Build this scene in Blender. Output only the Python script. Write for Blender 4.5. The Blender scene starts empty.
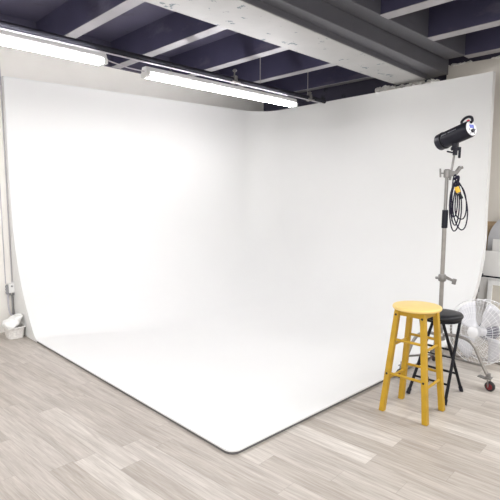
import bpy, bmesh, math, random
from mathutils import Vector, Matrix
random.seed(7)
PI = math.pi
COL = bpy.context.scene.collection
CAM_H = 1.65

# ------------------------------------------------------------------ materials
def mat(name, col, rough=.5, metal=0., var=.06, scale=6., bump=0., spec=.5, emit=None, es=0., trans=0., alpha=1.):
    m = bpy.data.materials.new(name); m.use_nodes = True
    nt = m.node_tree; b = nt.nodes['Principled BSDF']
    b.inputs['Roughness'].default_value = rough; b.inputs['Metallic'].default_value = metal
    b.inputs['Specular IOR Level'].default_value = spec
    tc = nt.nodes.new('ShaderNodeTexCoord'); n = nt.nodes.new('ShaderNodeTexNoise')
    n.inputs['Scale'].default_value = scale; n.inputs['Detail'].default_value = 4
    nt.links.new(tc.outputs['Object'], n.inputs['Vector'])
    r = nt.nodes.new('ShaderNodeValToRGB')
    r.color_ramp.elements[0].position = .3; r.color_ramp.elements[1].position = .7
    r.color_ramp.elements[0].color = tuple(c*(1-var) for c in col)+(1,)
    r.color_ramp.elements[1].color = tuple(min(1, c*(1+var)) for c in col)+(1,)
    nt.links.new(n.outputs['Fac'], r.inputs['Fac']); nt.links.new(r.outputs['Color'], b.inputs['Base Color'])
    if bump:
        bp = nt.nodes.new('ShaderNodeBump'); bp.inputs['Strength'].default_value = bump; bp.inputs['Distance'].default_value = .01
        nt.links.new(n.outputs['Fac'], bp.inputs['Height']); nt.links.new(bp.outputs['Normal'], b.inputs['Normal'])
    if emit: b.inputs['Emission Color'].default_value = tuple(emit)+(1,); b.inputs['Emission Strength'].default_value = es
    if trans: b.inputs['Transmission Weight'].default_value = trans
    b.inputs['Alpha'].default_value = alpha
    return m

def stained(name, col, dark, scale=9, lo=.62, hi=.66, rough=.6, stretch=(1, 1, 1), mid=None):
    """paint with chips and stains of their own shape"""
    m = mat(name, col, rough, var=.07, scale=3)
    nt = m.node_tree; b = nt.nodes['Principled BSDF']
    base = b.inputs['Base Color'].links[0].from_socket
    tc = nt.nodes.new('ShaderNodeTexCoord'); mp = nt.nodes.new('ShaderNodeMapping'); mp.inputs['Scale'].default_value = stretch
    n = nt.nodes.new('ShaderNodeTexNoise'); n.inputs['Scale'].default_value = scale; n.inputs['Detail'].default_value = 8; n.inputs['Roughness'].default_value = .65
    r = nt.nodes.new('ShaderNodeValToRGB'); r.color_ramp.elements[0].position = lo; r.color_ramp.elements[1].position = hi
    r.color_ramp.elements[0].color = (0, 0, 0, 1); r.color_ramp.elements[1].color = (1, 1, 1, 1)
    mx = nt.nodes.new('ShaderNodeMix'); mx.data_type = 'RGBA'
    nt.links.new(tc.outputs['Object'], mp.inputs['Vector']); nt.links.new(mp.outputs['Vector'], n.inputs['Vector'])
    nt.links.new(n.outputs['Fac'], r.inputs['Fac']); nt.links.new(r.outputs['Color'], mx.inputs['Factor'])
    nt.links.new(base, mx.inputs['A']); mx.inputs['B'].default_value = tuple(dark)+(1,)
    nt.links.new(mx.outputs['Result'], b.inputs['Base Color'])
    return m

def floor_mat():
    m = bpy.data.materials.new('vinyl_planks'); m.use_nodes = True
    nt = m.node_tree; L = nt.links; N = nt.nodes; b = N['Principled BSDF']
    def math_(op, a, c=None):
        n = N.new('ShaderNodeMath'); n.operation = op
        for i, v in enumerate((a, c)):
            if v is None: continue
            if isinstance(v, (int, float)): n.inputs[i].default_value = v
            else: L.new(v, n.inputs[i])
        return n.outputs[0]
    tc = N.new('ShaderNodeTexCoord'); mp = N.new('ShaderNodeMapping'); mp.inputs['Rotation'].default_value = (0, 0, PLANK_ROT)
    L.new(tc.outputs['Object'], mp.inputs['Vector'])
    sp = N.new('ShaderNodeSeparateXYZ'); L.new(mp.outputs['Vector'], sp.inputs[0])
    W, LEN = .150, 1.12
    u = math_('DIVIDE', sp.outputs['X'], W); row = math_('FLOOR', u); fu = math_('FRACT', u)
    wn = N.new('ShaderNodeTexWhiteNoise'); wn.noise_dimensions = '1D'; L.new(row, wn.inputs['W'])
    v = math_('ADD', math_('DIVIDE', sp.outputs['Y'], LEN), math_('MULTIPLY', wn.outputs['Value'], 7.))
    cel = math_('FLOOR', v); fv = math_('FRACT', v)
    cb = N.new('ShaderNodeCombineXYZ'); L.new(row, cb.inputs[0]); L.new(cel, cb.inputs[1])
    w2 = N.new('ShaderNodeTexWhiteNoise'); w2.noise_dimensions = '2D'; L.new(cb.outputs[0], w2.inputs['Vector'])
    ramp = N.new('ShaderNodeValToRGB'); e = ramp.color_ramp.elements
    e[0].position = 0; e[0].color = (.425, .385, .342, 1); e[1].position = 1; e[1].color = (.62, .585, .54, 1)
    for p, c in ((.35, (.462, .422, .380, 1)), (.75, (.488, .45, .408, 1)), (.9, (.525, .488, .445, 1))):
        x = e.new(p); x.color = c
    L.new(w2.outputs['Value'], ramp.inputs['Fac'])
    # grain: noise stretched along the plank, shifted per plank
    sh = N.new('ShaderNodeVectorMath'); sh.operation = 'MULTIPLY'; L.new(mp.outputs['Vector'], sh.inputs[0]); sh.inputs[1].default_value = (75, 4.0, 1)
    sc = N.new('ShaderNodeVectorMath'); sc.operation = 'SCALE'; L.new(w2.outputs['Color'], sc.inputs[0]); sc.inputs['Scale'].default_value = 40
    ad = N.new('ShaderNodeVectorMath'); L.new(sh.outputs[0], ad.inputs[0]); L.new(sc.outputs[0], ad.inputs[1])
    g = N.new('ShaderNodeTexNoise'); g.inputs['Scale'].default_value = 1; g.inputs['Detail'].default_value = 6; g.inputs['Roughness'].default_value = .62; g.inputs['Distortion'].default_value = .5
    L.new(ad.outputs[0], g.inputs['Vector'])
    gr = N.new('ShaderNodeValToRGB'); gr.color_ramp.elements[0].position = .32; gr.color_ramp.elements[1].position = .68
    gr.color_ramp.elements[0].color = (.76, .74, .72, 1); gr.color_ramp.elements[1].color = (1.10, 1.10, 1.10, 1)
    L.new(g.outputs['Fac'], gr.inputs['Fac'])
    # broader cloudy figure
    sh2 = N.new('ShaderNodeVectorMath'); sh2.operation = 'MULTIPLY'; L.new(mp.outputs['Vector'], sh2.inputs[0]); sh2.inputs[1].default_value = (20, 1.6, 1)
    ad2 = N.new('ShaderNodeVectorMath'); L.new(sh2.outputs[0], ad2.inputs[0]); L.new(sc.outputs[0], ad2.inputs[1])
    g2 = N.new('ShaderNodeTexNoise'); g2.inputs['Scale'].default_value = 1; g2.inputs['Detail'].default_value = 3; L.new(ad2.outputs[0], g2.inputs['Vector'])
    gr2 = N.new('ShaderNodeValToRGB'); gr2.color_ramp.elements[0].position = .3; gr2.color_ramp.elements[1].position = .7
    gr2.color_ramp.elements[0].color = (.84, .83, .82, 1); gr2.color_ramp.elements[1].color = (1.1, 1.1, 1.1, 1)
    L.new(g2.outputs['Fac'], gr2.inputs['Fac'])
    def mul(a, c):
        x = N.new('ShaderNodeMix'); x.data_type = 'RGBA'; x.blend_type = 'MULTIPLY'; x.inputs['Factor'].default_value = 1
        L.new(a, x.inputs['A']); L.new(c, x.inputs['B']); return x.outputs['Result']
    col = mul(mul(ramp.outputs['Color'], gr.outputs['Color']), gr2.outputs['Color'])
    # joints
    eu = math_('MINIMUM', fu, math_('SUBTRACT', 1., fu)); ev = math_('MINIMUM', fv, math_('SUBTRACT', 1., fv))
    ju = math_('LESS_THAN', eu, .010); jv = math_('LESS_THAN', ev, .0014)
    j = math_('MAXIMUM', ju, jv)
    mx = N.new('ShaderNodeMix'); mx.data_type = 'RGBA'; L.new(math_('MULTIPLY', j, .38), mx.inputs['Factor']); L.new(col, mx.inputs['A']); mx.inputs['B'].default_value = (.22, .19, .17, 1)
    L.new(mx.outputs['Result'], b.inputs['Base Color'])
    b.inputs['Roughness'].default_value = .42; b.inputs['Specular IOR Level'].default_value = .4
    return m

PLANK_ROT = math.radians(-3.9)
M = dict(
    cyc=mat('white_matte_cyclorama_paint', (.765, .765, .752), .75, var=.008, scale=1.5),
    wall=mat('off_white_wall_paint', (.86, .835, .785), .8, var=.03, scale=2, bump=.05),
    wallr=mat('warm_white_wall_paint', (.80, .755, .69), .8, var=.03, scale=2, bump=.05),
    deck=stained('dark_violet_ceiling_boards', (.072, .067, .11), (.03, .028, .04), scale=2.2, lo=.6, hi=.7, rough=.45),
    joist=stained('dark_violet_joist_paint', (.050, .047, .088), (.16, .15, .19), scale=2.5, lo=.55, hi=.8, rough=.42, stretch=(1, .4, 1)),
    jbot=stained('pale_grey_joist_underside', (.36, .35, .37), (.14, .13, .15), scale=7, lo=.66, hi=.70, rough=.5),  # joist undersides coloured paler than the joist sides
    girder=stained('grey_girder_paint', (.095, .095, .11), (.42, .41, .42), scale=6, lo=.70, hi=.73, rough=.45, stretch=(.5, 1, 2)),
    gbot=stained('pale_chipped_girder_soffit', (.39, .387, .38), (.13, .165, .18), scale=7, lo=.60, hi=.625, rough=.55),  # girder underside coloured paler than its sides, with dark chips
    header=stained('dark_header_paint', (.06, .056, .09), (.03, .03, .04), scale=3, rough=.5),
    plaster=mat('broken_white_plaster', (.88, .86, .82), .9, var=.12, scale=20, bump=.4),
    pipe=mat('dark_painted_pipe', (.022, .022, .030), .7, var=.2, spec=.2),
    conduit=mat('pale_conduit', (.50, .48, .52), .6, 0),
    fixture=mat('white_enamel_fixture', (.84, .84, .84), .4),
    socket=mat('white_plastic_socket', (.8, .8, .78), .4),
    tube=mat('lit_fluorescent_tube', (1, 1, 1), .3, emit=(1., .98, 1.), es=54.),
    wire=mat('galvanised_wire', (.42, .40, .40), .4, .7),
    edge=mat('dark_grey_edge_strip', (.12, .115, .115), .6),
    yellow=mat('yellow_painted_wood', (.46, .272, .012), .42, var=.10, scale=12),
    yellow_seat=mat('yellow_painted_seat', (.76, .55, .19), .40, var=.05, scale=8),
    hole=mat('black_screw_hole', (.01, .01, .01), .7),
    black=mat('black_powder_coat', (.010, .010, .013), .42, var=.2, spec=.2),
    vinyl=mat('black_vinyl_seat', (.013, .013, .016), .42, var=.2, bump=.1, spec=.3),
    plastic=mat('black_moulded_plastic', (.010, .010, .018), .40, var=.2, spec=.25),
    chrome=mat('brushed_steel', (.25, .24, .23), .35, .6, var=.08, scale=30),
    dullsteel=mat('dull_steel_tube', (.30, .28, .26), .42, .5, var=.1, scale=20),
    cable=mat('dark_rubber_cable', (.014, .012, .030), .5, spec=.2),
    tape=mat('yellow_tape', (.85, .50, .03), .5),
    panel=mat('silver_control_panel', (.80, .80, .82), .35, .1),
    screen=mat('blue_lit_display', (.10, .12, .35), .2, emit=(.2, .25, .8), es=.3),
    red=mat('red_button', (.75, .03, .08), .4),
    greyprint=mat('grey_side_print', (.30, .30, .33), .5),
    wheel=mat('dark_red_caster_wheel', (.16, .015, .02), .5),
    tyre=mat('black_caster_tyre', (.02, .018, .02), .6),
    fanwire=mat('pale_fan_guard_wire', (.82, .82, .83), .4, .1),
    blade=mat('pale_grey_fan_blade', (.68, .68, .71), .35, .1),
    shroud=mat('milky_fan_drum', (.72, .72, .73), .4),
    motor=mat('grey_fan_motor', (.16, .16, .19), .5),
    board=mat('white_foam_board', (.82, .81, .79), .6, var=.02),
    greyboard=mat('pale_grey_board', (.58, .58, .60), .6),
    frame=mat('white_picture_frame', (.87, .87, .86), .4),
    mount=mat('beige_picture_board', (.62, .58, .51), .7),
    wood=mat('tan_bare_wood', (.50, .36, .22), .6, var=.15, scale=15),
    box=mat('white_electrical_box', (.80, .80, .79), .4),
    greymetal=mat('grey_metal_fitting', (.30, .30, .31), .4, .5),
    basket=mat('white_woven_basket', (.78, .76, .73), .8, var=.14, scale=45, bump=.6),
    bag=mat('white_crumpled_plastic_bag', (.86, .86, .84), .4, var=.04, scale=14, bump=.35),
)
M['floor'] = floor_mat()

# ------------------------------------------------------------------ mesh helpers
def obj(name, bm, m, parent=None, smooth=False, bevel=0., seg=2, angle=40):
    bmesh.ops.recalc_face_normals(bm, faces=bm.faces[:])
    me = bpy.data.meshes.new(name); bm.to_mesh(me); bm.free()
    o = bpy.data.objects.new(name, me); COL.objects.link(o)
    for x in (m if isinstance(m, (list, tuple)) else [m]): me.materials.append(x)
    if smooth:
        for p in me.polygons: p.use_smooth = True
        es = me.attributes.new('sharp_edge', 'BOOLEAN', 'EDGE')
        b2 = bmesh.new(); b2.from_mesh(me); b2.edges.ensure_lookup_table()
        v = [(len(e.link_faces) == 2 and e.calc_face_angle(0) > math.radians(angle)) for e in b2.edges]
        b2.free(); es.data.foreach_set('value', v)
    if bevel:
        b = o.modifiers.new('bevel', 'BEVEL'); b.width = bevel; b.segments = seg; b.limit_method = 'ANGLE'; b.angle_limit = math.radians(35)
    if parent:
        o.parent = parent; o.matrix_parent_inverse = parent.matrix_basis.inverted()
    return o

def thing(name, label, cat, loc=(0, 0, 0), group=None):
    o = bpy.data.objects.new(name, None); COL.objects.link(o); o.location = loc; o.empty_display_size = .1
    o['label'] = label; o['category'] = cat
    if group: o['group'] = group
    return o
def tag(o, label, cat, group=None):
    o['label'] = label; o['category'] = cat
    if group: o['group'] = group
    return o
def struct(name, bm, m, label=None, **k):
    o = obj(name, bm, m, **k); o['kind'] = 'structure'
    if label: o['label'] = label
    return o
def rebase(o, loc):
    """move a mesh's origin without moving the mesh"""
    d = Vector(loc) - o.location
    o.data.transform(Matrix.Translation(-d)); o.location = loc

def BM(): return bmesh.new()
def box(bm, lo, hi, rot=None, piv=None):
    lo, hi = Vector(lo), Vector(hi)
    vs = [bm.verts.new((x, y, z)) for x in (lo.x, hi.x) for y in (lo.y, hi.y) for z in (lo.z, hi.z)]
    for f in ((0, 1, 3, 2), (4, 6, 7, 5), (0, 4, 5, 1), (2, 3, 7, 6), (0, 2, 6, 4), (1, 5, 7, 3)):
        bm.faces.new([vs[i] for i in f])
    if rot is not None:
        bmesh.ops.rotate(bm, verts=vs, cent=piv or (lo+hi)/2, matrix=rot)
    return vs
def beam(bm, p0, p1, w, h, up=(0, 0, 1), w1=None, h1=None):
    """tapering bar of rectangular section between two points"""
    p0, p1 = Vector(p0), Vector(p1); d = (p1-p0).normalized()
    s = d.cross(Vector(up)).normalized(); u = s.cross(d)
    w1 = w1 or w; h1 = h1 or h
    a = [bm.verts.new(p0+s*sx*w/2+u*sy*h/2) for sx, sy in ((-1, -1), (1, -1), (1, 1), (-1, 1))]
    b = [bm.verts.new(p1+s*sx*w1/2+u*sy*h1/2) for sx, sy in ((-1, -1), (1, -1), (1, 1), (-1, 1))]
    bm.faces.new(a[::-1]); bm.faces.new(b)
    for i in range(4): bm.faces.new((a[i], a[(i+1) % 4], b[(i+1) % 4], b[i]))
def frame_of(d):
    d = Vector(d).normalized(); a = Vector((0, 0, 1)) if abs(d.z) < .9 else Vector((1, 0, 0))
    s = d.cross(a).normalized(); return s, d.cross(s)
def tube(bm, pts, r, n=10, close=False):
    pts = [Vector(p) for p in pts]; rs = r if isinstance(r, (list, tuple)) else [r]*len(pts)
    rings = []; s = None; N_ = len(pts)
    for i, p in enumerate(pts):
        if close: d = pts[(i+1) % N_]-pts[i-1]
        else: d = (pts[min(i+1, N_-1)]-pts[max(i-1, 0)])
        d.normalize()
        if s is None: s, _ = frame_of(d)
        s = (s-d*s.dot(d)).normalized(); u = d.cross(s)
        rings.append([bm.verts.new(p+(s*math.cos(t)+u*math.sin(t))*rs[i]) for t in (2*PI*k/n for k in range(n))])
    for i in range(N_ if close else N_-1):
        a, b = rings[i], rings[(i+1) % N_]
        for k in range(n): bm.faces.new((a[k], a[(k+1) % n], b[(k+1) % n], b[k]))
    if not close: bm.faces.new(rings[0][::-1]); bm.faces.new(rings[-1])
def lathe(bm, prof, org=(0, 0, 0), axis=(0, 0, 1), n=32, caps=True):
    """profile [(radius, distance along axis)]"""
    org = Vector(org); ax = Vector(axis).normalized(); s, u = frame_of(ax); rings = []
    for r, h in prof:
        r = max(r, 1e-4)
        rings.append([bm.verts.new(org+ax*h+(s*math.cos(t)+u*math.sin(t))*r) for t in (2*PI*k/n for k in range(n))])
    for a, b in zip(rings, rings[1:]):
        for k in range(n): bm.faces.new((a[k], a[(k+1) % n], b[(k+1) % n], b[k]))
    if caps: bm.faces.new(rings[0][::-1]); bm.faces.new(rings[-1])
def cyl(bm, p0, p1, r, n=20):
    p0, p1 = Vector(p0), Vector(p1); lathe(bm, [(r, 0), (r, (p1-p0).length)], p0, p1-p0, n)
def smooth_path(pts, k=8):
    P = [Vector(p) for p in pts]; out = []
    for i in range(len(P)-1):
        a, b, c, d = P[max(i-1, 0)], P[i], P[i+1], P[min(i+2, len(P)-1)]
        for j in range(k):
            t = j/k
            out.append(.5*((2*b)+(c-a)*t+(2*a-5*b+4*c-d)*t*t+(3*b-a-3*c+d)*t**3))
    out.append(P[-1]); return out
def prism(bm, poly, ax, lo, hi):
    """extrude a 2-D outline; ax = axis of extrusion 0/1/2"""
    def pt(a, b, c):
        return (c, a, b) if ax == 0 else ((a, c, b) if ax == 1 else (a, b, c))
    A = [bm.verts.new(pt(a, b, lo)) for a, b in poly]; B = [bm.verts.new(pt(a, b, hi)) for a, b in poly]
    bm.faces.new(A); bm.faces.new(B[::-1])
    for i in range(len(poly)):
        j = (i+1) % len(poly); bm.faces.new((A[i], B[i], B[j], A[j]))

SK = math.radians(3.9)              # the building stands at a slight angle to the cyclorama
DX = Vector((math.cos(SK), math.sin(SK), 0)); DN = Vector((-math.sin(SK), math.cos(SK), 0))
def skew_pt(s, t, z, org=(1.73, 6.135)):   # s along the left wall, t towards the wall's back
    p = Vector((org[0], org[1], 0))+DX*s+DN*t; return Vector((p.x, p.y, z))
ROTS = Matrix.Rotation(SK, 3, 'Z')
def skew_box(bm, s0, s1, t0, t1, z0, z1):
    vs = [bm.verts.new(skew_pt(s, t, z)) for s in (s0, s1) for t in (t0, t1) for z in (z0, z1)]
    for f in ((0, 1, 3, 2), (4, 6, 7, 5), (0, 4, 5, 1), (2, 3, 7, 6), (0, 2, 6, 4), (1, 5, 7, 3)):
        bm.faces.new([vs[i] for i in f])

# ------------------------------------------------------------------ room shell
ZJ, ZD = 3.35, 3.68                 # underside of the joists and of the ceiling boards
b = BM(); box(b, (-4, -4, -.06), (8.4, 7.4, 0)); struct('floor', b, M['floor'], 'pale grey wood-look plank floor')
b = BM(); skew_box(b, -6, 4.80, 0, .15, 0, ZD); struct('wall_left', b, M['wall'], 'off-white painted wall behind the cyclorama')
# right wall: runs towards the camera, stops lower where the girder rests in it
S_W = 4.80
b = BM()
skew_box(b, S_W, S_W+.2, -2.55, .15, 0, 3.02)
skew_box(b, S_W-.26, S_W+.26, -3.34, -2.45, 0, 3.15)
skew_box(b, S_W, S_W+.2, -9.5, -3.34, 0, 3.40)
struct('wall_right', b, M['wallr'], 'warm white painted wall at the right')
b = BM(); skew_box(b, -8, S_W+1.4, -10, .15, ZD, ZD+.08); struct('ceiling', b, M['deck'], 'dark violet painted ceiling boards')
b = BM(); skew_box(b, S_W+.005, S_W+.14, -2.55, .12, 3.02, ZD); struct('trim_1', b, M['header'], 'dark header board over the right wall')
b = BM(); skew_box(b, S_W+.01, S_W+.10, -9.5, -3.34, 3.40, ZD); skew_box(b, S_W+.28, S_W+.4, -3.40, -2.35, 3.15, ZD)
struct('trim_2', b, M['header'], 'dark header board above the warm white wall')
b = BM(); skew_box(b, -6, S_W, -.05, 0, 3.36, ZD); struct('trim_3', b, M['header'], 'dark header board at the top of the left wall')
# joists in one metre bays
def joist(i, x, y0, y1, w=.125):
    b = BM(); box(b, (x-w/2, y0, ZJ+.006), (x+w/2, y1, ZD))
    o = struct('trim_%d' % i, b, M['joist'], 'dark violet ceiling joist')
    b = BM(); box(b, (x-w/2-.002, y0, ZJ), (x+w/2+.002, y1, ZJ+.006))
    p = obj('pale_underside', b, M['jbot'], o); p['label'] = 'pale grey underside'
n = 4
for x in (.36, 1.38, 2.39, 3.39, 4.39, 5.385, 6.38):
    joist(n, x, 3.35, 6.08+(x-1.7)*.068-.01 if x < 6.3 else 6.39); n += 1
for x in (-.70, .32, 1.33, 2.33, 3.33, 4.335, 5.315, 6.30):
    joist(n, x, -3.5, 2.66+(x-4.3)*.012, .15); n += 1
# narrow nailing strips beside the joists on the boards
b = BM()
for x in (2.39, 3.39, 4.39, 5.385):
    box(b, (x+.0645, 3.6, 3.60), (x+.13, 6.0, ZD))
struct('trim_%d' % n, b, M['girder'], 'grey nailing strips beside the joists'); n += 1
# girder: stepped section, slightly skewed
def gl(y0, s, x): return y0+(x-3.5)*s
def gbox(b, ya, sa, yb, sb, z0, z1, x0=-3.5, x1=6.62):
    v = []
    for x in (x0, x1):
        for y in (gl(ya, sa, x), gl(yb, sb, x)):
            for z in (z0, z1): v.append(b.verts.new((x, y, z)))
    for f in ((0, 1, 3, 2), (4, 6, 7, 5), (0, 4, 5, 1), (2, 3, 7, 6), (0, 2, 6, 4), (1, 5, 7, 3)):
        b.faces.new([v[i] for i in f])
b = BM()
gbox(b, 2.645, .008, 2.82, .03, ZJ, ZD, x1=6.235)
gbox(b, 2.815, .045, 3.02, .070, 3.20, ZD, x1=6.40)
gbox(b, 2.96, .070, 3.44, .036, 3.24, ZD)
gbox(b, 2.955, .070, 3.48, .036, 3.146, ZD, x1=6.22)
g = struct('trim_%d' % n, b, M['girder'], 'deep grey steel-like ceiling girder', bevel=.006); n += 1
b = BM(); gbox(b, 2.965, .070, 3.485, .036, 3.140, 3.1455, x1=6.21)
p = obj('chipped_soffit', b, M['gbot'], g); p['label'] = 'chipped girder underside, paler than the sides'
# broken plaster along the top of the right wall
def lump(b, c, r, sx=1, sy=1, sz=1, seed=0, sub=2, amp=.25):
    rnd = random.Random(seed); res = bmesh.ops.create_icosphere(b, subdivisions=sub, radius=1)
    for v in res['verts']:
        k = 1+rnd.uniform(-amp, amp); v.co = Vector((v.co.x*r*sx*k, v.co.y*r*sy*k, v.co.z*r*sz*k))+Vector(c)
b = BM()
for i in range(18):
    t = -3.30+i*.05
    lump(b, skew_pt(S_W-.24+random.uniform(-.02, .02), t, 3.165+random.uniform(-.02, .03)), random.uniform(.03, .055), sz=.9, seed=i)
for i in range(9):
    t = -3.36-i*.07-random.uniform(0, .5)*(i > 4)
    lump(b, skew_pt(S_W+.01, t, 3.40+random.uniform(-.004, .006)), random.uniform(.012, .026), seed=50+i, sy=2)
struct('trim_%d' % n, b, M['plaster'], 'broken white plaster where the girder meets the wall'); n += 1

# ------------------------------------------------------------------ cyclorama
XL, YN, XW, YW, ZF = 1.911, 2.165, 6.10, 6.055, .030
def inset(z):
    if z >= 1.95: return 0.
    return .60*(1-z/1.95)**2.9
prof = []
for i in range(9):                   # tight blend at the bottom of the cove
    t = i/8; a, c, e = Vector((.61, ZF)), Vector((.572, ZF)), Vector((inset(.10), .10))
    q = a*(1-t)**2+c*2*t*(1-t)+e*t*t; prof.append((q.x, q.y))
for i in range(1, 22): z = .10+1.85*i/21; prof.append((inset(z), z))
prof += [(0, 2.1), (0, 2.5), (0, 9.)]
def top_z(x, y):                     # the top edge rises slightly towards the right end
    s = (x-XL) if y > YW-.7 and x < XW-.7 else (XW-XL)+(YW-y)
    return 2.985+.055*min(1, (x-XL)/(XW-XL))+.035*max(0, (YW-y))/(YW-YN)
def inset_right(z):
    return 0. if z >= 1.48 else 1.45-math.sqrt(max(0, 1.45**2-(1.48-z)**2))
def contour(d, z, off=0.):
    e = inset_right(z); d1 = e; r = .42+(d1+e)*.4; y1 = YN+.105*min(1, max(0, z)/1.4)
    pts = []
    xa = XW-e-r; ya = YW-d1-r
    for i in range(28):              # the cove is steeper at the left end and eases to the full curve
        x = XL+(xa-XL)*i/28; t = min(1, (x-XL)/1.7); t = t*t*(3-2*t)
        pts.append((x, YW-(d*(1-t)+d1*t)+off))
    for i in range(17):
        a = PI/2-(PI/2)*i/16; pts.append((xa+(r+off)*math.cos(a), ya+(r+off)*math.sin(a)))
    for i in range(1, 11): pts.append((XW-e+off, ya+(y1-ya)*i/10))
    return pts
cyc = thing('cyclorama', 'huge white curved two-wall photography backdrop with white stage floor', 'photo backdrop', (XL, YN, 0))
b = BM(); rows = []
for d, z in prof:
    rows.append([b.verts.new((x, y, top_z(x, y) if z > 5 else z)) for x, y in contour(d, z)])
for a, c in zip(rows, rows[1:]):
    for i in range(len(a)-1): b.faces.new((a[i], a[i+1], c[i+1], c[i]))
# stage floor with a rounded front corner
cr = .07; near = [(XL+cr-cr*math.cos(t), YN+cr-cr*math.sin(t)) for t in [PI/2*(1-k/6) for k in range(7)]]
fl = [b.verts.new((x, y, ZF)) for x, y in near]
b.faces.new(rows[0]+fl)
# top cap, back skin
TH = .075
orow = []
for d, z in prof:
    orow.append([b.verts.new((x, y, top_z(x, y) if z > 5 else z-.022)) for x, y in contour(d, z, TH if z > .2 else .02)])
for a, c in zip(orow, orow[1:]):
    for i in range(len(a)-1): b.faces.new((a[i+1], a[i], c[i], c[i+1]))
for i in range(len(rows[0])-1): b.faces.new((rows[-1][i], rows[-1][i+1], orow[-1][i+1], orow[-1][i]))
for k in (-1,):
    for j in range(len(rows)-1): b.faces.new((rows[j][k], rows[j+1][k], orow[j+1][k], orow[j][k]))
backdrop = obj('curved_backdrop', b, M['cyc'], cyc, smooth=True, angle=50)
# end panels that close the two cut ends of the cove
b = BM()
xp = XL-.001
v = [b.verts.new((xp, YW-d, (z if z < 5 else 2.985))) for d, z in prof]
v += [b.verts.new((xp, YW+TH, 2.985)), b.verts.new((xp, YW+TH, .002)), b.verts.new((xp, YW-.61, .002))]
b.faces.new(v)
o = obj('end_panel', b, M['cyc'], cyc); o.modifiers.new('solid', 'SOLIDIFY').thickness = .004
# stage rim: white lip and dark strip below it
path = [(XL, YW+.06), (XL, YN+cr)]+near[::-1][:0]+[near[k] for k in range(6, -1, -1)]+[(XW-1.40, YN)]
def rim(b, off, z0, z1, out):
    c = []
    for i, (x, y) in enumerate(path):
        p = Vector((x, y)); a = Vector(path[max(0, i-1)]); e = Vector(path[min(len(path)-1, i+1)]); d = (e-a).normalized()
        nrm = Vector((-d.y, d.x)); c.append((p, nrm))
    # outward is away from the stage centre
    A = []
    for p, nrm in c:
        if nrm.dot(Vector((4, 4))-p) > 0: nrm = -nrm
        i_, o_ = p+nrm*off, p+nrm*out
        A.append([b.verts.new((q.x, q.y, z)) for q, z in ((i_, z0), (o_, z0), (o_, z1), (i_, z1))])
    for r1, r2 in zip(A, A[1:]):
        for k in range(4): b.faces.new((r1[k], r1[(k+1) % 4], r2[(k+1) % 4], r2[k]))
    b.faces.new(A[0]); b.faces.new(A[-1][::-1])
b = BM(); rim(b, -.02, .020, .0305, .006); obj('white_lip', b, M['cyc'], cyc)
b = BM(); rim(b, -.03, .001, .0198, .001); o = obj('edge_strip', b, M['edge'], cyc); o['label'] = 'dark strip under the stage edge'

# ------------------------------------------------------------------ ceiling fixtures
ZP = 3.0
pa, pb = Vector((1.354, 4.309, ZP)), Vector((5.487, 4.514, ZP)); pd = (pb-pa).normalized()
def fixture(p0, d, Ln, label):
    """a hanging two-tube batten, p0 = one end at the underside"""
    d = Vector(d).normalized(); s = Vector((-d.y, d.x, 0)); p0 = Vector(p0)
    t = thing('fluorescent_light', label, 'ceiling light', p0+d*Ln/2, 'hanging fluorescent lights')
    def P(a, w, h): return p0+d*a+s*w+Vector((0, 0, h))
    b = BM()
    sec = [(-.048, .044), (-.020, .040), (.020, .040), (.048, .044), (.048, .058), (.034, .098), (-.034, .098), (-.048, .058)]
    A = [b.verts.new(P(.004, w, h)) for w, h in sec]; B = [b.verts.new(P(Ln-.004, w, h)) for w, h in sec]
    b.faces.new(A); b.faces.new(B[::-1])
    for i in range(8): b.faces.new((A[i], A[(i+1) % 8], B[(i+1) % 8], B[i]))
    obj('housing', b, M['fixture'], t)
    for w in (-.046, .046):
        b = BM(); cyl(b, P(.045, w, .020), P(Ln-.045, w, .020), .017, 16)
        o = obj('tube', b, M['tube'], t, smooth=True); o['label'] = 'glowing white tube'
    for a in (.022, Ln-.022):
        b = BM(); q = [P(a-.022, -.062, -.002), P(a+.022, .062, .05)]
        vs = [b.verts.new(P(a+i*.02, w, h)) for i in (-1, 1) for w in (-.062, .062) for h in (-.002, .046)]
        for f in ((0, 1, 3, 2), (4, 6, 7, 5), (0, 4, 5, 1), (2, 3, 7, 6), (0, 2, 6, 4), (1, 5, 7, 3)): b.faces.new([vs[i] for i in f])
        obj('socket', b, M['socket'], t, bevel=.004)
    for a in (.35, Ln-.35):
        b = BM(); q = P(a, 0, .098); tp = pa+pd*((q.x-pa.x)/pd.x)+Vector((0, 0, -.02)); cyl(b, q, tp, .0035, 8); obj('hanging_wire', b, M['wire'], t)
    return t
FZ = 2.80
e1 = Vector((2.176, 4.168, FZ)); e2 = Vector((2.661, 4.305, FZ)); e3 = Vector((5.0, 4.377, FZ))
f1 = Vector((1.386, 4.45, FZ)); dd = Vector((1, .04, 0)).normalized()
fixture(e1-dd*2.34, dd, 2.34, 'left fluorescent batten, cut off by the left edge of the view')
fixture(e2, (e3-e2).normalized(), (e3-e2).length, 'right fluorescent batten, hanging in front of the backdrop corner')
b = BM(); tube(b, smooth_path([e1+Vector((-.01, 0, .055)), e1+Vector((.25, .05, .035)), e2+Vector((.01, 0, .055))]), .006, 8)
o = tag(obj('power_cable', b, M['conduit']), 'thin pale cable linking the two fluorescent lights', 'cable'); rebase(o, e1)
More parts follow.
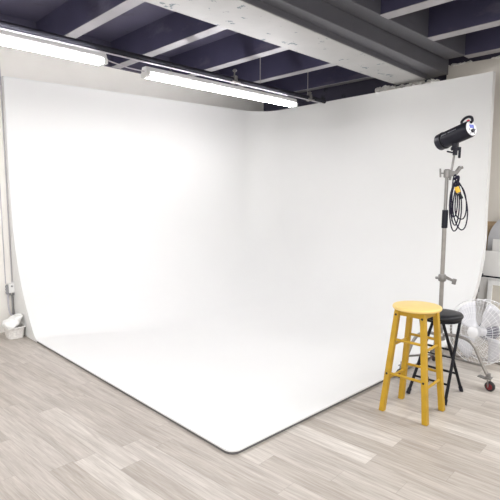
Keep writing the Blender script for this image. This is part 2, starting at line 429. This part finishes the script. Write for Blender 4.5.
# long dark pipe with a pale conduit under it
A0, A1 = pa-pd*3.0, pb+pd*.36
b = BM(); cyl(b, A0, A1, .029, 16)
pipe = tag(obj('ceiling_pipe', b, M['pipe'], smooth=True), 'long dark pipe hanging under the joists along the left wall', 'pipe'); 
b = BM(); off = Vector((.0, -.012, -.036)); cyl(b, A0+off, A1-pd*.1+off, .0075, 10)
o = obj('conduit', b, M['conduit'], pipe, smooth=True); o['label'] = 'thin pale conduit under the pipe'
for x in (4.44, 5.43):
    q = pa+pd*((x-pa.x)/pd.x)
    b = BM(); cyl(b, q+Vector((0, 0, .02)), (q.x, q.y, ZJ-.001), .0055, 8); obj('hanger_rod', b, M['wire'], pipe)
def clamp(q, label, up):
    t = thing('pipe_clamp', label, 'clamp', q, 'clamps on the ceiling pipe')
    b = BM(); s = pd
    vs = [(-.025, -.04, -.045), (.025, .04, .045)]
    box(b, Vector(q)+Vector(vs[0]), Vector(q)+Vector(vs[1])); obj('jaw', b, M['chrome'], t, bevel=.008)
    b = BM(); cyl(b, Vector(q)+Vector((0, 0, .04)), Vector(q)+Vector((.0, -.01, up)), .008, 8); lathe(b, [(.012, 0), (.026, .01), (.026, .022), (.01, .035)], Vector(q)+Vector((0, -.01, up-.01)), (0, 0, 1), 10)
    obj('bolt_knob', b, M['chrome'], t)
    b = BM(); cyl(b, Vector(q)+Vector((-.05, -.03, -.02)), Vector(q)+Vector((.05, -.05, -.035)), .011, 8); obj('spigot', b, M['chrome'], t)
clamp(pa+pd*2.63, 'small steel clamp on the pipe, above the middle of the right batten', .10)
clamp(pb+pd*-.02, 'small steel clamp at the right end of the dark pipe', .06)

# ------------------------------------------------------------------ yellow stool
def yellow_stool():
    c = Vector((3.35, 1.70, 0)); t = thing('bar_stool', 'tall yellow painted wooden stool with a round seat', 'stool', c)
    b = BM(); lathe(b, [(.10, .797), (.160, .797), (.172, .800), (.176, .806), (.176, .815), (.172, .822), (.158, .825), (.02, .826)], c, (0, 0, 1), 48)
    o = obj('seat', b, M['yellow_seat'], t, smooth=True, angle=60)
    legs = {}
    feet = {'A': (-.162, .168), 'B': (-.148, -.174), 'C': (.166, -.150), 'D': (.145, .178)}
    for k, (fx, fy) in feet.items():
        top = Vector((c.x+math.copysign(.098, fx), c.y+math.copysign(.100, fy), .797)); ft = Vector((c.x+fx, c.y+fy, .0))
        legs[k] = (ft, top)
    def at(k, z): f, tp = legs[k]; return f+(tp-f)*(z/.797)
    for k in 'ABCD':
        f, tp = legs[k]; b = BM()
        vs = []
        for p, w in ((f, .041), (tp, .039)):
            vs += [b.verts.new((p.x+sx*w/2, p.y+sy*w/2, p.z)) for sx, sy in ((-1, -1), (1, -1), (1, 1), (-1, 1))]
        b.faces.new(vs[:4][::-1]); b.faces.new(vs[4:])
        for i in range(4): b.faces.new((vs[i], vs[(i+1) % 4], vs[4+(i+1) % 4], vs[4+i]))
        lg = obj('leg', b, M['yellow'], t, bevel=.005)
        for z in ((.300, .757) if k in 'AB' else (.33,)):
            b = BM(); q = at(k, z); w = .0207
            if k in 'AB': cyl(b, q+Vector((-w+.002, 0, 0)), q+Vector((-w-.0015, 0, 0)), .0085, 12)
            else: cyl(b, q+Vector((w-.002, 0, 0)), q+Vector((w+.0015, 0, 0)), .0085, 12)
            obj('screw_hole', b, M['hole'], lg)
    # apron rails under the seat
    for a, e in ('AB', 'BC', 'CD', 'DA'):
        b = BM(); beam(b, at(a, .774), at(e, .774), .018, .044); obj('apron', b, M['yellow'], t, bevel=.002)
    for a, e, zs in (('A', 'B', (.565, .300)), ('D', 'C', (.560, .308)), ('B', 'C', (.520, .250)), ('A', 'D', (.520, .255))):
        for z in zs:
            b = BM(); cyl(b, at(a, z), at(e, z), .0105, 14); obj('rung', b, M['yellow'], t, smooth=True, angle=60)
yellow_stool()

# ------------------------------------------------------------------ black folding stool
def black_stool():
    c = Vector((3.81, 1.745, 0)); t = thing('folding_stool', 'black folding stool with a round padded seat behind the yellow stool', 'stool', c)
    b = BM(); lathe(b, [(.05, .642), (.150, .642), (.164, .648), (.170, .658), (.170, .668), (.162, .680), (.11, .686), (.02, .687)], c+Vector((.02, -.015, 0)), (0, 0, 1), 48)
    obj('seat', b, M['vinyl'], t, smooth=True, angle=60)
    b = BM(); lathe(b, [(.156, .624), (.156, .6415)], c+Vector((.02, -.015, 0)), (0, 0, 1), 40); obj('seat_ring', b, M['black'], t, smooth=True)
    F = {'a': ((3.625, 1.885), (3.625, 1.575)), 'b': ((3.985, 1.90), (3.985, 1.60))}
    T = {'a': ((3.96, 1.84), (3.96, 1.625)), 'b': ((3.70, 1.84), (3.70, 1.650))}
    for k in 'ab':
        S = []
        for (f, tp) in zip(F[k], T[k]):
            p, q = Vector((f[0], f[1], .012)), Vector((tp[0], tp[1], .624)); S.append((p, q))
            b = BM(); cyl(b, p, q, .0125, 12); lg = obj('leg', b, M['black'], t, smooth=True)
            b = BM(); d = (q-p).normalized(); cyl(b, p-d*.012+Vector((0, 0, .0)), p+d*.035, .0165, 12); obj('foot_cap', b, M['plastic'], lg, smooth=True)
        for fr in ((.21, .36) if k == 'a' else (.26, .62)):
            b = BM(); cyl(b, S[0][0].lerp(S[0][1], fr), S[1][0].lerp(S[1][1], fr), .009, 10); obj('rung', b, M['black'], t, smooth=True)
    b = BM(); cyl(b, (3.80, 1.875, .33), (3.80, 1.60, .33), .006, 8); obj('pivot_pin', b, M['black'], t)
black_stool()

# ------------------------------------------------------------------ light stand
SP = Vector((4.20, 1.905, 0))
def light_stand():
    t = thing('light_stand', 'steel wheeled light stand rising behind the black stool', 'light stand', SP)
    b = BM(); cyl(b, SP+Vector((0, 0, .20)), SP+Vector((0, 0, 1.42)), .0185, 20); obj('lower_tube', b, M['dullsteel'], t, smooth=True)
    b = BM(); cyl(b, SP+Vector((0, 0, 1.35)), SP+Vector((0, 0, 1.51)), .0255, 20); o = obj('grip_sleeve', b, M['plastic'], t, smooth=True, bevel=.004); o['label'] = 'black grip sleeve'
    b = BM(); cyl(b, SP+Vector((0, 0, 1.42)), SP+Vector((.0, 0, 1.84)), .0145, 20); obj('upper_tube', b, M['chrome'], t, smooth=True)
    # collar with knob
    q = SP+Vector((0, 0, .905)); R_ = Vector((.72, -.69, 0))
    b = BM(); lathe(b, [(.030, -.03), (.034, -.022), (.034, .022), (.030, .03)], q, (0, 0, 1), 20); obj('collar', b, M['chrome'], t, smooth=True)
    b = BM(); beam(b, q+R_*.02+Vector((0, 0, .01)), q+R_*.115+Vector((0, 0, -.035)), .034, .030, w1=.020, h1=.020); cyl(b, q+R_*.105+Vector((0, 0, -.06)), q+R_*.115+Vector((0, 0, -.01)), .018, 12); cyl(b, q-R_*.02, q-R_*.060, .012, 10)
    obj('locking_knob', b, M['chrome'], t, bevel=.004)
    # hub and curved legs with casters
    hz = .40
    b = BM(); lathe(b, [(.028, -.07), (.05, -.06), (.05, -.02), (.03, .0), (.03, .05)], SP+Vector((0, 0, hz)), (0, 0, 1), 20); obj('hub', b, M['chrome'], t, smooth=True)
    b = BM(); lathe(b, [(.03, -.03), (.042, -.02), (.042, .02), (.03, .03)], SP+Vector((0, 0, .20)), (0, 0, 1), 20); obj('brace_ring', b, M['chrome'], t, smooth=True)
    for cx, cy in ((3.905, 2.10), (4.165, 1.45), (4.53, 2.10)):
        C = Vector((cx, cy, 0)); d = (C-SP); L_ = d.length; u = d.normalized()
        P = lambda a, z: SP+u*a+Vector((0, 0, z))
        b = BM(); tube(b, smooth_path([P(.03, hz-.01), P(L_*.30, hz+.005), P(L_*.56, hz-.005), P(L_*.72, hz-.06), P(L_*.86, .22), P(L_, .115)], 6), .0145, 12)
        lg = obj('leg', b, M['dullsteel'], t, smooth=True)
        b = BM(); beam(b, SP+Vector((0, 0, .20)), P(L_*.9, .20), .012, .016); obj('brace', b, M['chrome'], lg)
        w = Vector((-u.y, u.x, 0))
        b = BM(); beam(b, P(L_, .115)+w*.024, P(L_+.012, .040)+w*.024, .030, .004, up=u); beam(b, P(L_, .115)-w*.024, P(L_+.012, .040)-w*.024, .030, .004, up=u); box(b, P(L_, .112)-Vector((.027, .027, 0)), P(L_, .118)+Vector((.027, .027, 0))); cyl(b, P(L_, .10), P(L_, .15), .016, 12)
        cs = obj('caster', b, M['chrome'], t, bevel=.001)
        cc = P(L_+.014, .0415)
        b = BM(); lathe(b, [(.032, -.015), (.041, -.010), (.041, .010), (.032, .015)], cc, w, 24); obj('tyre', b, M['tyre'], cs, smooth=True)
        b = BM(); cyl(b, cc-w*.0155, cc+w*.0155, .026, 20); cyl(b, cc-w*.028, cc+w*.028, .006, 8); o = obj('wheel', b, M['wheel'], cs, smooth=True); o['label'] = 'dark red wheel disc'
        b = BM(); beam(b, P(L_-.012, .100), P(L_-.085, .108), .05, .008); obj('brake_pedal', b, M['chrome'], cs, bevel=.001)
    # grip head at the top of the tube
    q = SP+Vector((.0, 0, 1.83))
    b = BM(); lathe(b, [(.022, -.04), (.028, -.03), (.028, .025), (.02, .035)], q, (0, 0, 1), 20)
    beam(b, q+R_*.015, q+R_*.075+Vector((0, 0, -.005)), .034, .045); cyl(b, q+R_*.07+Vector((0, 0, -.01)), q+R_*.115+Vector((0, 0, .055)), .018, 14); beam(b, q+R_*.095+Vector((0, 0, .035)), q+R_*.135+Vector((0, 0, .052)), .03, .022)
    o = obj('grip_head', b, M['chrome'], t, bevel=.003)
    b = BM(); cyl(b, q-R_*.02, q-R_*.055, .007, 8); beam(b, q-R_*.055+Vector((0, 0, -.035)), q-R_*.06+Vector((0, 0, .04)), .012, .014); obj('wing_screw', b, M['chrome'], t, bevel=.003)
    b = BM(); cyl(b, q+R_*.028+Vector((0, 0, -.06)), q+R_*.06+Vector((0, 0, .185)), .0095, 12); obj('top_rod', b, M['chrome'], t, smooth=True)
light_stand()

# ------------------------------------------------------------------ studio strobe on the stand
RR = Vector((math.sin(.8083), -math.cos(.8083), 0)); FF = Vector((math.cos(.8083), math.sin(.8083), 0))   # across the view / away from the camera
def strobe():
    q = SP+RR*.052+Vector((0, 0, 2.150)); c = q
    ax = (RR*.47-FF*.87+Vector((0, 0, .27))).normalized()      # towards the control panel
    t = thing('studio_strobe', 'black studio flash head with carrying handle on top of the light stand', 'flash light', SP+RR*.055+Vector((0, 0, 1.99)))
    S = -.165; E_ = .165; c = q
    b = BM(); lathe(b, [(.054, S+.004), (.069, S), (.073, S+.006), (.073, S+.055), (.068, S+.058), (.068, S+.068), (.071, S+.072), (.071, E_-.02), (.067, E_)], c, ax, 40)
    obj('body', b, M['plastic'], t, smooth=True, angle=35)
    b = BM(); lathe(b, [(.074, S+.050), (.076, S+.053), (.076, S+.064), (.074, S+.067)], c, ax, 40); obj('mount_ring', b, M['black'], t, smooth=True)
    b = BM(); lathe(b, [(.001, S+.001), (.058, S+.001), (.058, S+.0035), (.001, S+.0035)], c, ax, 32, caps=False); o = obj('diffuser', b, M['fixture'], t); o['label'] = 'white front glass'
    b = BM(); lathe(b, [(.062, E_-.002), (.062, E_+.006), (.058, E_+.008), (.001, E_+.008)], c, ax, 40); pn = obj('control_panel', b, M['panel'], t, smooth=True, angle=35); pn['label'] = 'silver rear control panel'
    up = (Vector((0, 0, 1))-ax*ax.z).normalized(); sd = ax.cross(up).normalized()
    def pl(b, x, y, w, h, th=.004):
        o_ = c+ax*(E_+.008)+sd*x+up*y
        vs = [b.verts.new(o_+sd*sx*w/2+up*sy*h/2+ax*k) for sx, sy in ((-1, -1), (1, -1), (1, 1), (-1, 1)) for k in (0, th)]
        for f in ((0, 2, 4, 6), (1, 7, 5, 3), (0, 1, 3, 2), (2, 3, 5, 4), (4, 5, 7, 6), (6, 7, 1, 0)): b.faces.new([vs[i] for i in f])
    b = BM(); pl(b, 0, .016, .050, .028); o = obj('display', b, M['screen'], pn)
    for x, y in ((-.035, -.010), (.035, -.010), (-.022, -.040), (.024, -.042)):
        b = BM(); o_ = c+ax*(E_+.008)+sd*x+up*y; cyl(b, o_, o_+ax*.005, .008, 12); obj('button', b, M['greymetal'], pn)
    b = BM(); o_ = c+ax*(E_+.008)+up*(-.022); cyl(b, o_, o_+ax*.014, .016, 20); obj('dial', b, M['plastic'], pn, smooth=True)
    b = BM(); o_ = c+ax*(E_-.012)+up*.070; lathe(b, [(.013, -.004), (.013, .006), (.008, .011), (.001, .012)], o_, up, 14); o = obj('test_button', b, M['red'], t, smooth=True); o['label'] = 'small red button'
    # handle arches over the rear
    H = [c+ax*(E_-.075)+up*.066, c+ax*(E_-.072)+up*.090, c+ax*(E_-.040)+up*.106, c+ax*(E_+.000)+up*.104, c+ax*(E_+.024)+up*.086, c+ax*(E_+.026)+up*.060, c+ax*(E_+.006)+up*.050]
    b = BM(); tube(b, smooth_path(H, 6), .0115, 10); obj('handle', b, M['plastic'], t, smooth=True)
    # thin grey lettering line on the side
    b = BM()
    cam_side = -sd if (-sd).dot(FF) < 0 else sd
    for i in range(11):
        if i == 4: continue
        a0 = -.085+i*.0145; th0 = .42
        nrm = (cam_side*math.cos(th0)+up*math.sin(th0)); tg = ax; bt = nrm.cross(tg)
        o_ = c+ax*a0+nrm*.0712
        vs = [b.verts.new(o_+tg*x+bt*y) for x, y in ((0, -.0035), (.010, -.0035), (.010, .0035), (0, .0035))]; b.faces.new(vs)
    o = obj('side_lettering', b, M['greyprint'], t); o.modifiers.new('s', 'SOLIDIFY').thickness = .001
    o['label'] = 'thin grey lettering'
    # tilt bracket
    k = c-up*.066-ax*.005
    b = BM(); box(b, k+Vector((-.022, -.022, -.035)), k+Vector((.022, .022, .01))); cyl(b, k+Vector((0, 0, -.10)), k+Vector((0, 0, -.03)), .020, 16); cyl(b, k-RR*.035+Vector((0, 0, -.045)), k+RR*.035+Vector((0, 0, -.045)), .017, 14)
    obj('tilt_bracket', b, M['plastic'], t, bevel=.003)
    b = BM(); beam(b, k+RR*.040+Vector((0, 0, -.03)), k+RR*.038+Vector((0, 0, -.125)), .018, .020); obj('tilt_lever', b, M['plastic'], t, bevel=.005)
    b = BM(); beam(b, k-RR*.02+Vector((0, 0, -.078)), k-RR*.072+Vector((0, 0, -.068)), .014, .014); obj('stud_screw', b, M['plastic'], t, bevel=.004)
strobe()

# coiled cables hanging at the grip head
def coil():
    t = thing('coiled_cable', 'dark coiled power cable hanging from the light stand', 'cable', SP+RR*.06+Vector((0, 0, 1.76)))
    top = SP+RR*.070+Vector((0, 0, 1.755))-FF*.02
    for i, (w, h, off) in enumerate(((.062, .43, 0.02), (.046, .37, .012), (.072, .41, .055), (.034, .30, -.012), (.055, .33, .040))):
        P = []
        for k in range(28):
            a = 2*PI*k/28; s = math.sin(a/2)**.7
            P.append(top+RR*(math.sin(a)*w*(.35+.65*s)+off*s*1.2)+Vector((0, 0, -h*(1-math.cos(a))/2+.01*math.sin(3*a+i)))-FF*(.012*i-.02+.012*math.sin(2*a+i)))
        b = BM(); tube(b, P, .0055, 8, close=True); obj('cable_loop', b, M['cable'], t, smooth=True)
    b = BM(); P = smooth_path([top+Vector((0, 0, .0)), top+RR*.0+Vector((0, 0, .06)), top-RR*.02+Vector((0, 0, .03)), top-RR*.025+Vector((0, 0, -.12)), top-RR*.015+Vector((0, 0, -.34))], 8)
    tube(b, P, .0055, 8); obj('cable_tail', b, M['cable'], t, smooth=True)
    b = BM(); cyl(b, top-RR*.012+Vector((0, 0, -.045))-FF*.05, top+RR*.008+Vector((0, 0, -.09))-FF*.055, .019, 14); o = obj('tape_wrap', b, M['tape'], t); o['label'] = 'yellow tape wrap'
    b = BM(); cyl(b, top+RR*.012+Vector((0, 0, -.10))-FF*.055, top+RR*.038+Vector((0, 0, -.145))-FF*.055, .015, 12); o = obj('plug', b, M['plastic'], t, bevel=.003)
    b = BM(); tube(b, smooth_path([top+Vector((-.03, 0, .02)), top+Vector((0, -.02, .045)), top+Vector((.03, -.01, .02)), top+Vector((.02, 0, -.03)), top+Vector((-.02, 0, -.03))], 5), .012, 8); obj('tie', b, M['cable'], t, smooth=True)
coil()

# ------------------------------------------------------------------ drum fan
def fan():
    C0 = Vector((4.65, 1.715, .36)); Rf = .305
    ax = (-FF*.54-RR*.82+Vector((0, 0, .10))).normalized()      # blows this way
    t = thing('floor_fan', 'large round floor fan with pale wire guard behind the light stand', 'fan', (C0.x, C0.y, 0))
    s = ax.cross(Vector((0, 0, 1))).normalized(); u = s.cross(ax).normalized()
    def P(a, r, h): return C0+ax*h+(s*math.cos(a)+u*math.sin(a))*r
    b = BM()
    for r, h in ((Rf, .055), (Rf*.97, -.10)): tube(b, [P(2*PI*k/56, r, h) for k in range(56)], .0042, 8, close=True)
    obj('rim', b, M['fanwire'], t, smooth=True)
    def guard(name, h0, h1, n, tw):
        b = BM()
        for k in range(n):
            a = 2*PI*k/n
            pts = [P(a+tw*(1-f), .045+(Rf-.045)*f, h1+(h0-h1)*f**2.2) for f in (0, .25, .5, .75, .92, 1)]
            tube(b, pts, .0016, 5)
        for f in (.3, .52, .74, .9):
            tube(b, [P(2*PI*k/48, .045+(Rf-.045)*f, h1+(h0-h1)*f**2.2) for k in range(48)], .0018, 5, close=True)
        o = obj(name, b, M['fanwire'], t, smooth=True)
    guard('front_guard', .055, .125, 52, .25)
    guard('rear_guard', -.10, -.15, 40, -.2)
    b = BM(); lathe(b, [(.001, .118), (.050, .120), (.053, .130), (.040, .138), (.001, .139)], C0, ax, 28, caps=False); obj('front_badge', b, M['fanwire'], t, smooth=True)
    b = BM(); lathe(b, [(.04, -.20), (.085, -.19), (.09, -.10), (.07, -.05), (.03, -.03)], C0, ax, 28); o = obj('motor', b, M['motor'], t, smooth=True); o['label'] = 'dark grey motor housing'
    b = BM(); cyl(b, C0-ax*.04, C0+ax*.06, .045, 20); obj('blade_hub', b, M['blade'], t, smooth=True)
    for k in range(4):
        a0 = 2*PI*k/4+.5; b = BM(); g_ = []
        for i in range(7):
            f = i/6; r = .04+(Rf-.055)*f; half = (.16+.40*math.sin(f*PI*.62)); row = []
            for j in range(6):
                q = j/5-.5; row.append(b.verts.new(P(a0+2*half*q*.9+.25*f, r, q*-.075*(1.1-.5*f)+.008)))
            g_.append(row)
        for r1, r2 in zip(g_, g_[1:]):
            for j in range(5): b.faces.new((r1[j], r1[j+1], r2[j+1], r2[j]))
        o = obj('blade', b, M['blade'], t, smooth=True); o.modifiers.new('s', 'SOLIDIFY').thickness = .002
    # tubular stand
    b = BM(); g0 = Vector((C0.x, C0.y, 0)); sh = Vector((s.x, s.y, 0)).normalized(); ah = Vector((ax.x, ax.y, 0)).normalized()
    for sg in (-1, 1):
        p = smooth_path([C0+sh*sg*(Rf+.02)+Vector((0, 0, 0))-ax*.02, g0+sh*sg*(Rf+.02)+Vector((0, 0, .14))-ah*.05, g0+sh*sg*(Rf-.0)+Vector((0, 0, .02))-ah*.10, g0+sh*sg*(Rf-.06)+Vector((0, 0, .013))-ah*.26], 6)
        tube(b, p, .0125, 10)
    tube(b, [g0+sh*(Rf-.06)+Vector((0, 0, .013))-ah*.26, g0-sh*(Rf-.06)+Vector((0, 0, .013))-ah*.26], .0125, 10)
    obj('stand', b, M['dullsteel'], t, smooth=True)
    b = BM(); q = P(-PI/2+.95, .0, 0)
    # speed switch box on the back of the motor
    k0 = C0-ax*.17+s*(.0)+u*.12; sw = BM(); b.free()
    box(sw, k0-Vector((.035, .035, .04)), k0+Vector((.035, .035, .04))); obj('switch_box', sw, M['motor'], t, bevel=.004)
fan()

# ------------------------------------------------------------------ boards stored at the right
def slab(name, x0, x1, y0, y1, z0, z1, m, label, cat, lean=0., bev=.003, th=.02, group=None):
    b = BM(); box(b, (x0, y0, z0), (x0+th, y1, z1))
    o = obj(name, b, m, bevel=bev); rebase(o, (x0, (y0+y1)/2, z0)); o.rotation_euler = (0, lean, 0)
    return tag(o, label, cat, group)
slab('storage_board', 6.28, 0, 1.30, 2.385, .004, .945, M['board'], 'large white board standing on the floor beyond the fan, clamped at its edge', 'board', .03)
slab('storage_board', 6.42, 0, 1.20, 2.298, .004, 1.085, M['board'], 'smaller-looking white board whose top corner rises behind the clamped board', 'board', .04)
# arched grey panel
b = BM(); yc, rad, zt = 2.02, .37, 1.05
poly = [(yc-rad, .004), (yc+rad, .004)]+[(yc+rad*math.cos(a), zt+rad*math.sin(a)) for a in [PI*k/24 for k in range(25)]]
prism(b, poly, 0, 6.52, 6.545)
o = tag(obj('arched_panel', b, M['greyboard']), 'pale grey panel with a rounded top leaning behind the white boards', 'board'); rebase(o, (6.53, yc, .004)); o.rotation_euler = (0, .03, 0)
b = BM(); box(b, (6.60, 1.55, .004), (6.62, 2.44, 1.295)); o = tag(obj('plywood_sheet', b, M['wood']), 'tan plywood sheet showing one corner behind the arched grey panel', 'board'); rebase(o, (6.61, 2.0, .004)); o.rotation_euler = (0, .03, 0)
# picture frame
pf = thing('picture_frame', 'white framed beige picture leaning against the clamped white board', 'picture frame', (6.188, 1.93, 0))
b = BM(); y0, y1, z0, z1, w = 1.45, 2.242, .006, .590, .055
X0 = 6.188
for lo, hi in (((X0, y0, z0), (X0+.03, y1, z0+w)), ((X0, y0, z1-w), (X0+.03, y1, z1)), ((X0, y0, z0+w), (X0+.03, y0+w, z1-w)), ((X0, y1-w, z0+w), (X0+.03, y1, z1-w))): box(b, lo, hi)
obj('frame', b, M['frame'], pf, bevel=.003)
b = BM(); box(b, (X0+.012, y0+w, z0+w), (X0+.022, y1-w, z1-w)); o = obj('picture', b, M['mount'], pf); o['label'] = 'plain beige picture'
pf.rotation_euler = (0, .07, 0)
# black bar clamp on the board
ck = thing('bar_clamp', 'black bar clamp gripping the upper left edge of the big white board', 'clamp', (6.25, 2.36, .62))
b = BM(); box(b, (6.235, 2.02, .622), (6.250, 2.345, .640)); obj('bar', b, M['plastic'], ck, bevel=.003)
b = BM(); box(b, (6.225, 2.325, .612), (6.296, 2.385, .655)); cyl(b, (6.243, 2.35, .655), (6.243, 2.35, .675), .02, 12); obj('jaw', b, M['plastic'], ck, bevel=.004)
b = BM(); cyl(b, (6.243, 2.352, .42), (6.243, 2.352, .612), .006, 8); obj('screw_rod', b, M['greymetal'], ck)

# ------------------------------------------------------------------ left wall services
def wpt(x, z, off=-.012):           # a point in front of the left wall
    s = (x-1.73)/math.cos(SK); return skew_pt(s, off, z)
for x, z0, lab in ((1.822, .585, 'thin pale conduit on the wall, left of the two beside the backdrop end'), (1.896, .59, 'thin grey conduit on the wall, nearer the backdrop end')):
    b = BM(); cyl(b, wpt(x, z0), wpt(x, 3.34), .005, 10)
    o = tag(obj('wall_conduit', b, M['conduit'], smooth=True), lab, 'conduit', 'conduits on the left wall'); rebase(o, wpt(x, z0))
eb = thing('junction_box', 'white electrical box with grey fittings low on the left wall', 'electrical box', wpt(1.87, .48))
b = BM(); q = wpt(1.873, .53, -.035); box(b, q-Vector((.034, .028, .055)), q+Vector((.030, .028, .060)), ROTS); cv = obj('box_body', b, M['box'], eb, bevel=.006)
b = BM(); cyl(b, q+Vector((0, -.028, .025)), q+Vector((0, -.034, .025)), .011, 12); obj('cover_screw', b, M['greymetal'], cv)
b = BM(); q2 = wpt(1.832, .52, -.028)
for dz in (-.035, .0, .035): cyl(b, q2+Vector((-.018, 0, dz-.012)), q2+Vector((.02, 0, dz+.0)), .018, 12)
box(b, q2-Vector((.014, .02, .055)), q2+Vector((.014, .02, .055))); obj('cable_gland', b, M['greymetal'], eb, bevel=.003)
b = BM()
for dx in (-.018, .018): cyl(b, q+Vector((dx, -.01, -.085)), q+Vector((dx, -.01, -.05)), .012, 12)
box(b, q+Vector((.029, -.02, -.045)), q+Vector((.038, .02, .03))); obj('fitting', b, M['greymetal'], eb, bevel=.002)
b = BM(); cyl(b, wpt(1.889, .003), wpt(1.889, .44), .010, 10); o = tag(obj('drop_pipe', b, M['greymetal'], smooth=True), 'grey pipe running from the junction box down to the floor', 'pipe'); rebase(o, wpt(1.882, .003))
b = BM(); tube(b, smooth_path([wpt(1.832, .465, -.03), wpt(1.832, .33, -.035), wpt(1.838, .23, -.05), wpt(1.86, .20, -.06), wpt(1.868, .12, -.06), wpt(1.868, .012, -.06)], 6), .010, 10)
o = tag(obj('flexible_hose', b, M['conduit'], smooth=True), 'pale flexible hose curving down from the junction box', 'hose'); rebase(o, wpt(1.85, .012))
# basket
bk = thing('basket', 'small white woven basket on the floor beside the backdrop end', 'basket', (1.798, 5.83, 0))
b = BM()
def ring(b, hx, hy, z, c=(1.798, 5.83), n=32):
    out = []
    for k in range(n):
        a = 2*PI*k/n; e = 4
        ca, sa = math.cos(a), math.sin(a); r = 1/((abs(ca)**e+abs(sa)**e)**(1/e)); out.append(b.verts.new((c[0]+hx*r*ca, c[1]+hy*r*sa, z)))
    return out
rs = [ring(b, .080, .090, .003), ring(b, .084, .094, .03), ring(b, .090, .100, .07), ring(b, .097, .107, .12), ring(b, .102, .112, .125), ring(b, .102, .112, .138), ring(b, .092, .102, .138), ring(b, .084, .094, .07), ring(b, .078, .088, .02)]
for r1, r2 in zip(rs, rs[1:]):
    for k in range(32): b.faces.new((r1[k], r1[(k+1) % 32], r2[(k+1) % 32], r2[k]))
b.faces.new(rs[0][::-1]); b.faces.new(rs[-1])
obj('basket_body', b, M['basket'], bk, smooth=True, angle=50)
b = BM(); tube(b, [(1.798+.1025*(1/((abs(math.cos(a))**4+abs(math.sin(a))**4)**.25))*math.cos(a), 5.83+.1125*(1/((abs(math.cos(a))**4+abs(math.sin(a))**4)**.25))*math.sin(a), .131) for a in [2*PI*k/40 for k in range(40)]], .007, 8, close=True); obj('rim', b, M['basket'], bk, smooth=True)
def bag(c, r, sx, sy, sz, seed, label, rot=0):
    b = BM(); rnd = random.Random(seed); res = bmesh.ops.create_icosphere(b, subdivisions=4, radius=1)
    ph = [(Vector((rnd.uniform(-1, 1), rnd.uniform(-1, 1), rnd.uniform(-1, 1))).normalized(), rnd.uniform(3, 9), rnd.uniform(0, 6)) for _ in range(14)]
    for v in res['verts']:
        k = 1+sum(.028*math.sin(f*v.co.dot(d)+p) for d, f, p in ph)*1.0
        v.co = Vector((v.co.x*sx*r*k, v.co.y*sy*r*k, v.co.z*sz*r*k))
    bmesh.ops.rotate(b, verts=b.verts[:], cent=(0, 0, 0), matrix=Matrix.Rotation(rot, 3, 'Y'))
    bmesh.ops.translate(b, verts=b.verts[:], vec=c)
    o = tag(obj('plastic_bag', b, M['bag'], smooth=True, angle=80), label, 'bag', 'crumpled bags in the basket'); rebase(o, c)
bag((1.757, 5.82, .172), .100, .90, 1.0, .55, 3, 'crumpled white plastic bag filling the left half of the basket')
bag((1.812, 5.85, .205), .098, .95, .85, .50, 8, 'crumpled white plastic bag sticking up out of the basket on the right', -.45)

# ------------------------------------------------------------------ light
W = bpy.data.worlds.new('world'); bpy.context.scene.world = W; W.use_nodes = True
bg = W.node_tree.nodes['Background']; bg.inputs['Color'].default_value = (1., .99, .975, 1); bg.inputs['Strength'].default_value = .80
def area(name, loc, rot, sx, sy, e, col=(1, 1, 1)):
    l = bpy.data.lights.new(name, 'AREA'); l.shape = 'RECTANGLE'; l.size = sx; l.size_y = sy; l.energy = e; l.color = col
    o = bpy.data.objects.new(name, l); COL.objects.link(o); o.location = loc; o.rotation_euler = rot; return o
# further ceiling fixtures of the same room, outside the view
area('unseen_overhead_row', (1.2, 1.3, 2.9), (0, 0, SK), 2.4, .16, 42)
area('unseen_overhead_row', (-1.4, 3.4, 2.9), (0, 0, SK), 2.4, .16, 42)
area('unseen_overhead_row', (3.4, -.6, 2.9), (0, 0, SK), 2.4, .16, 42)
area('unseen_overhead_row', (-.4, -1.4, 2.9), (0, 0, SK), 2.4, .16, 42)

area('unseen_overhead_row', (5.0, .2, 2.9), (0, 0, SK), 2.4, .16, 60)  # extra row added out of view to brighten the stored boards
o = area('added_front_fill', (-3.4, -3.0, 1.7), (0, 0, 0), 6., 2.6, 150, (1, .99, .97))  # unseen fill added behind the camera to brighten the backdrop walls
o.rotation_euler = Vector((-.75, -.66, 0)).to_track_quat('Z', 'Y').to_euler()

# ------------------------------------------------------------------ camera
cam = bpy.data.cameras.new('camera'); co = bpy.data.objects.new('camera', cam); COL.objects.link(co)
cam.sensor_fit = 'HORIZONTAL'; cam.sensor_width = 36; cam.lens = 36*484/500; cam.clip_end = 60
th = math.atan(510/math.hypot(484, 56)); pitch = math.atan(56/484)
F = Vector((math.cos(th), math.sin(th), 0)); fw = F*math.cos(pitch)-Vector((0, 0, 1))*math.sin(pitch)
co.location = (0, 0, CAM_H); co.rotation_euler = fw.to_track_quat('-Z', 'Y').to_euler()
sc = bpy.context.scene; sc.camera = co
sc.view_settings.view_transform = 'Standard'; sc.view_settings.look = 'None'; sc.view_settings.gamma = 1
sc.view_settings.use_curve_mapping = False; sc.view_settings.exposure = 0.17
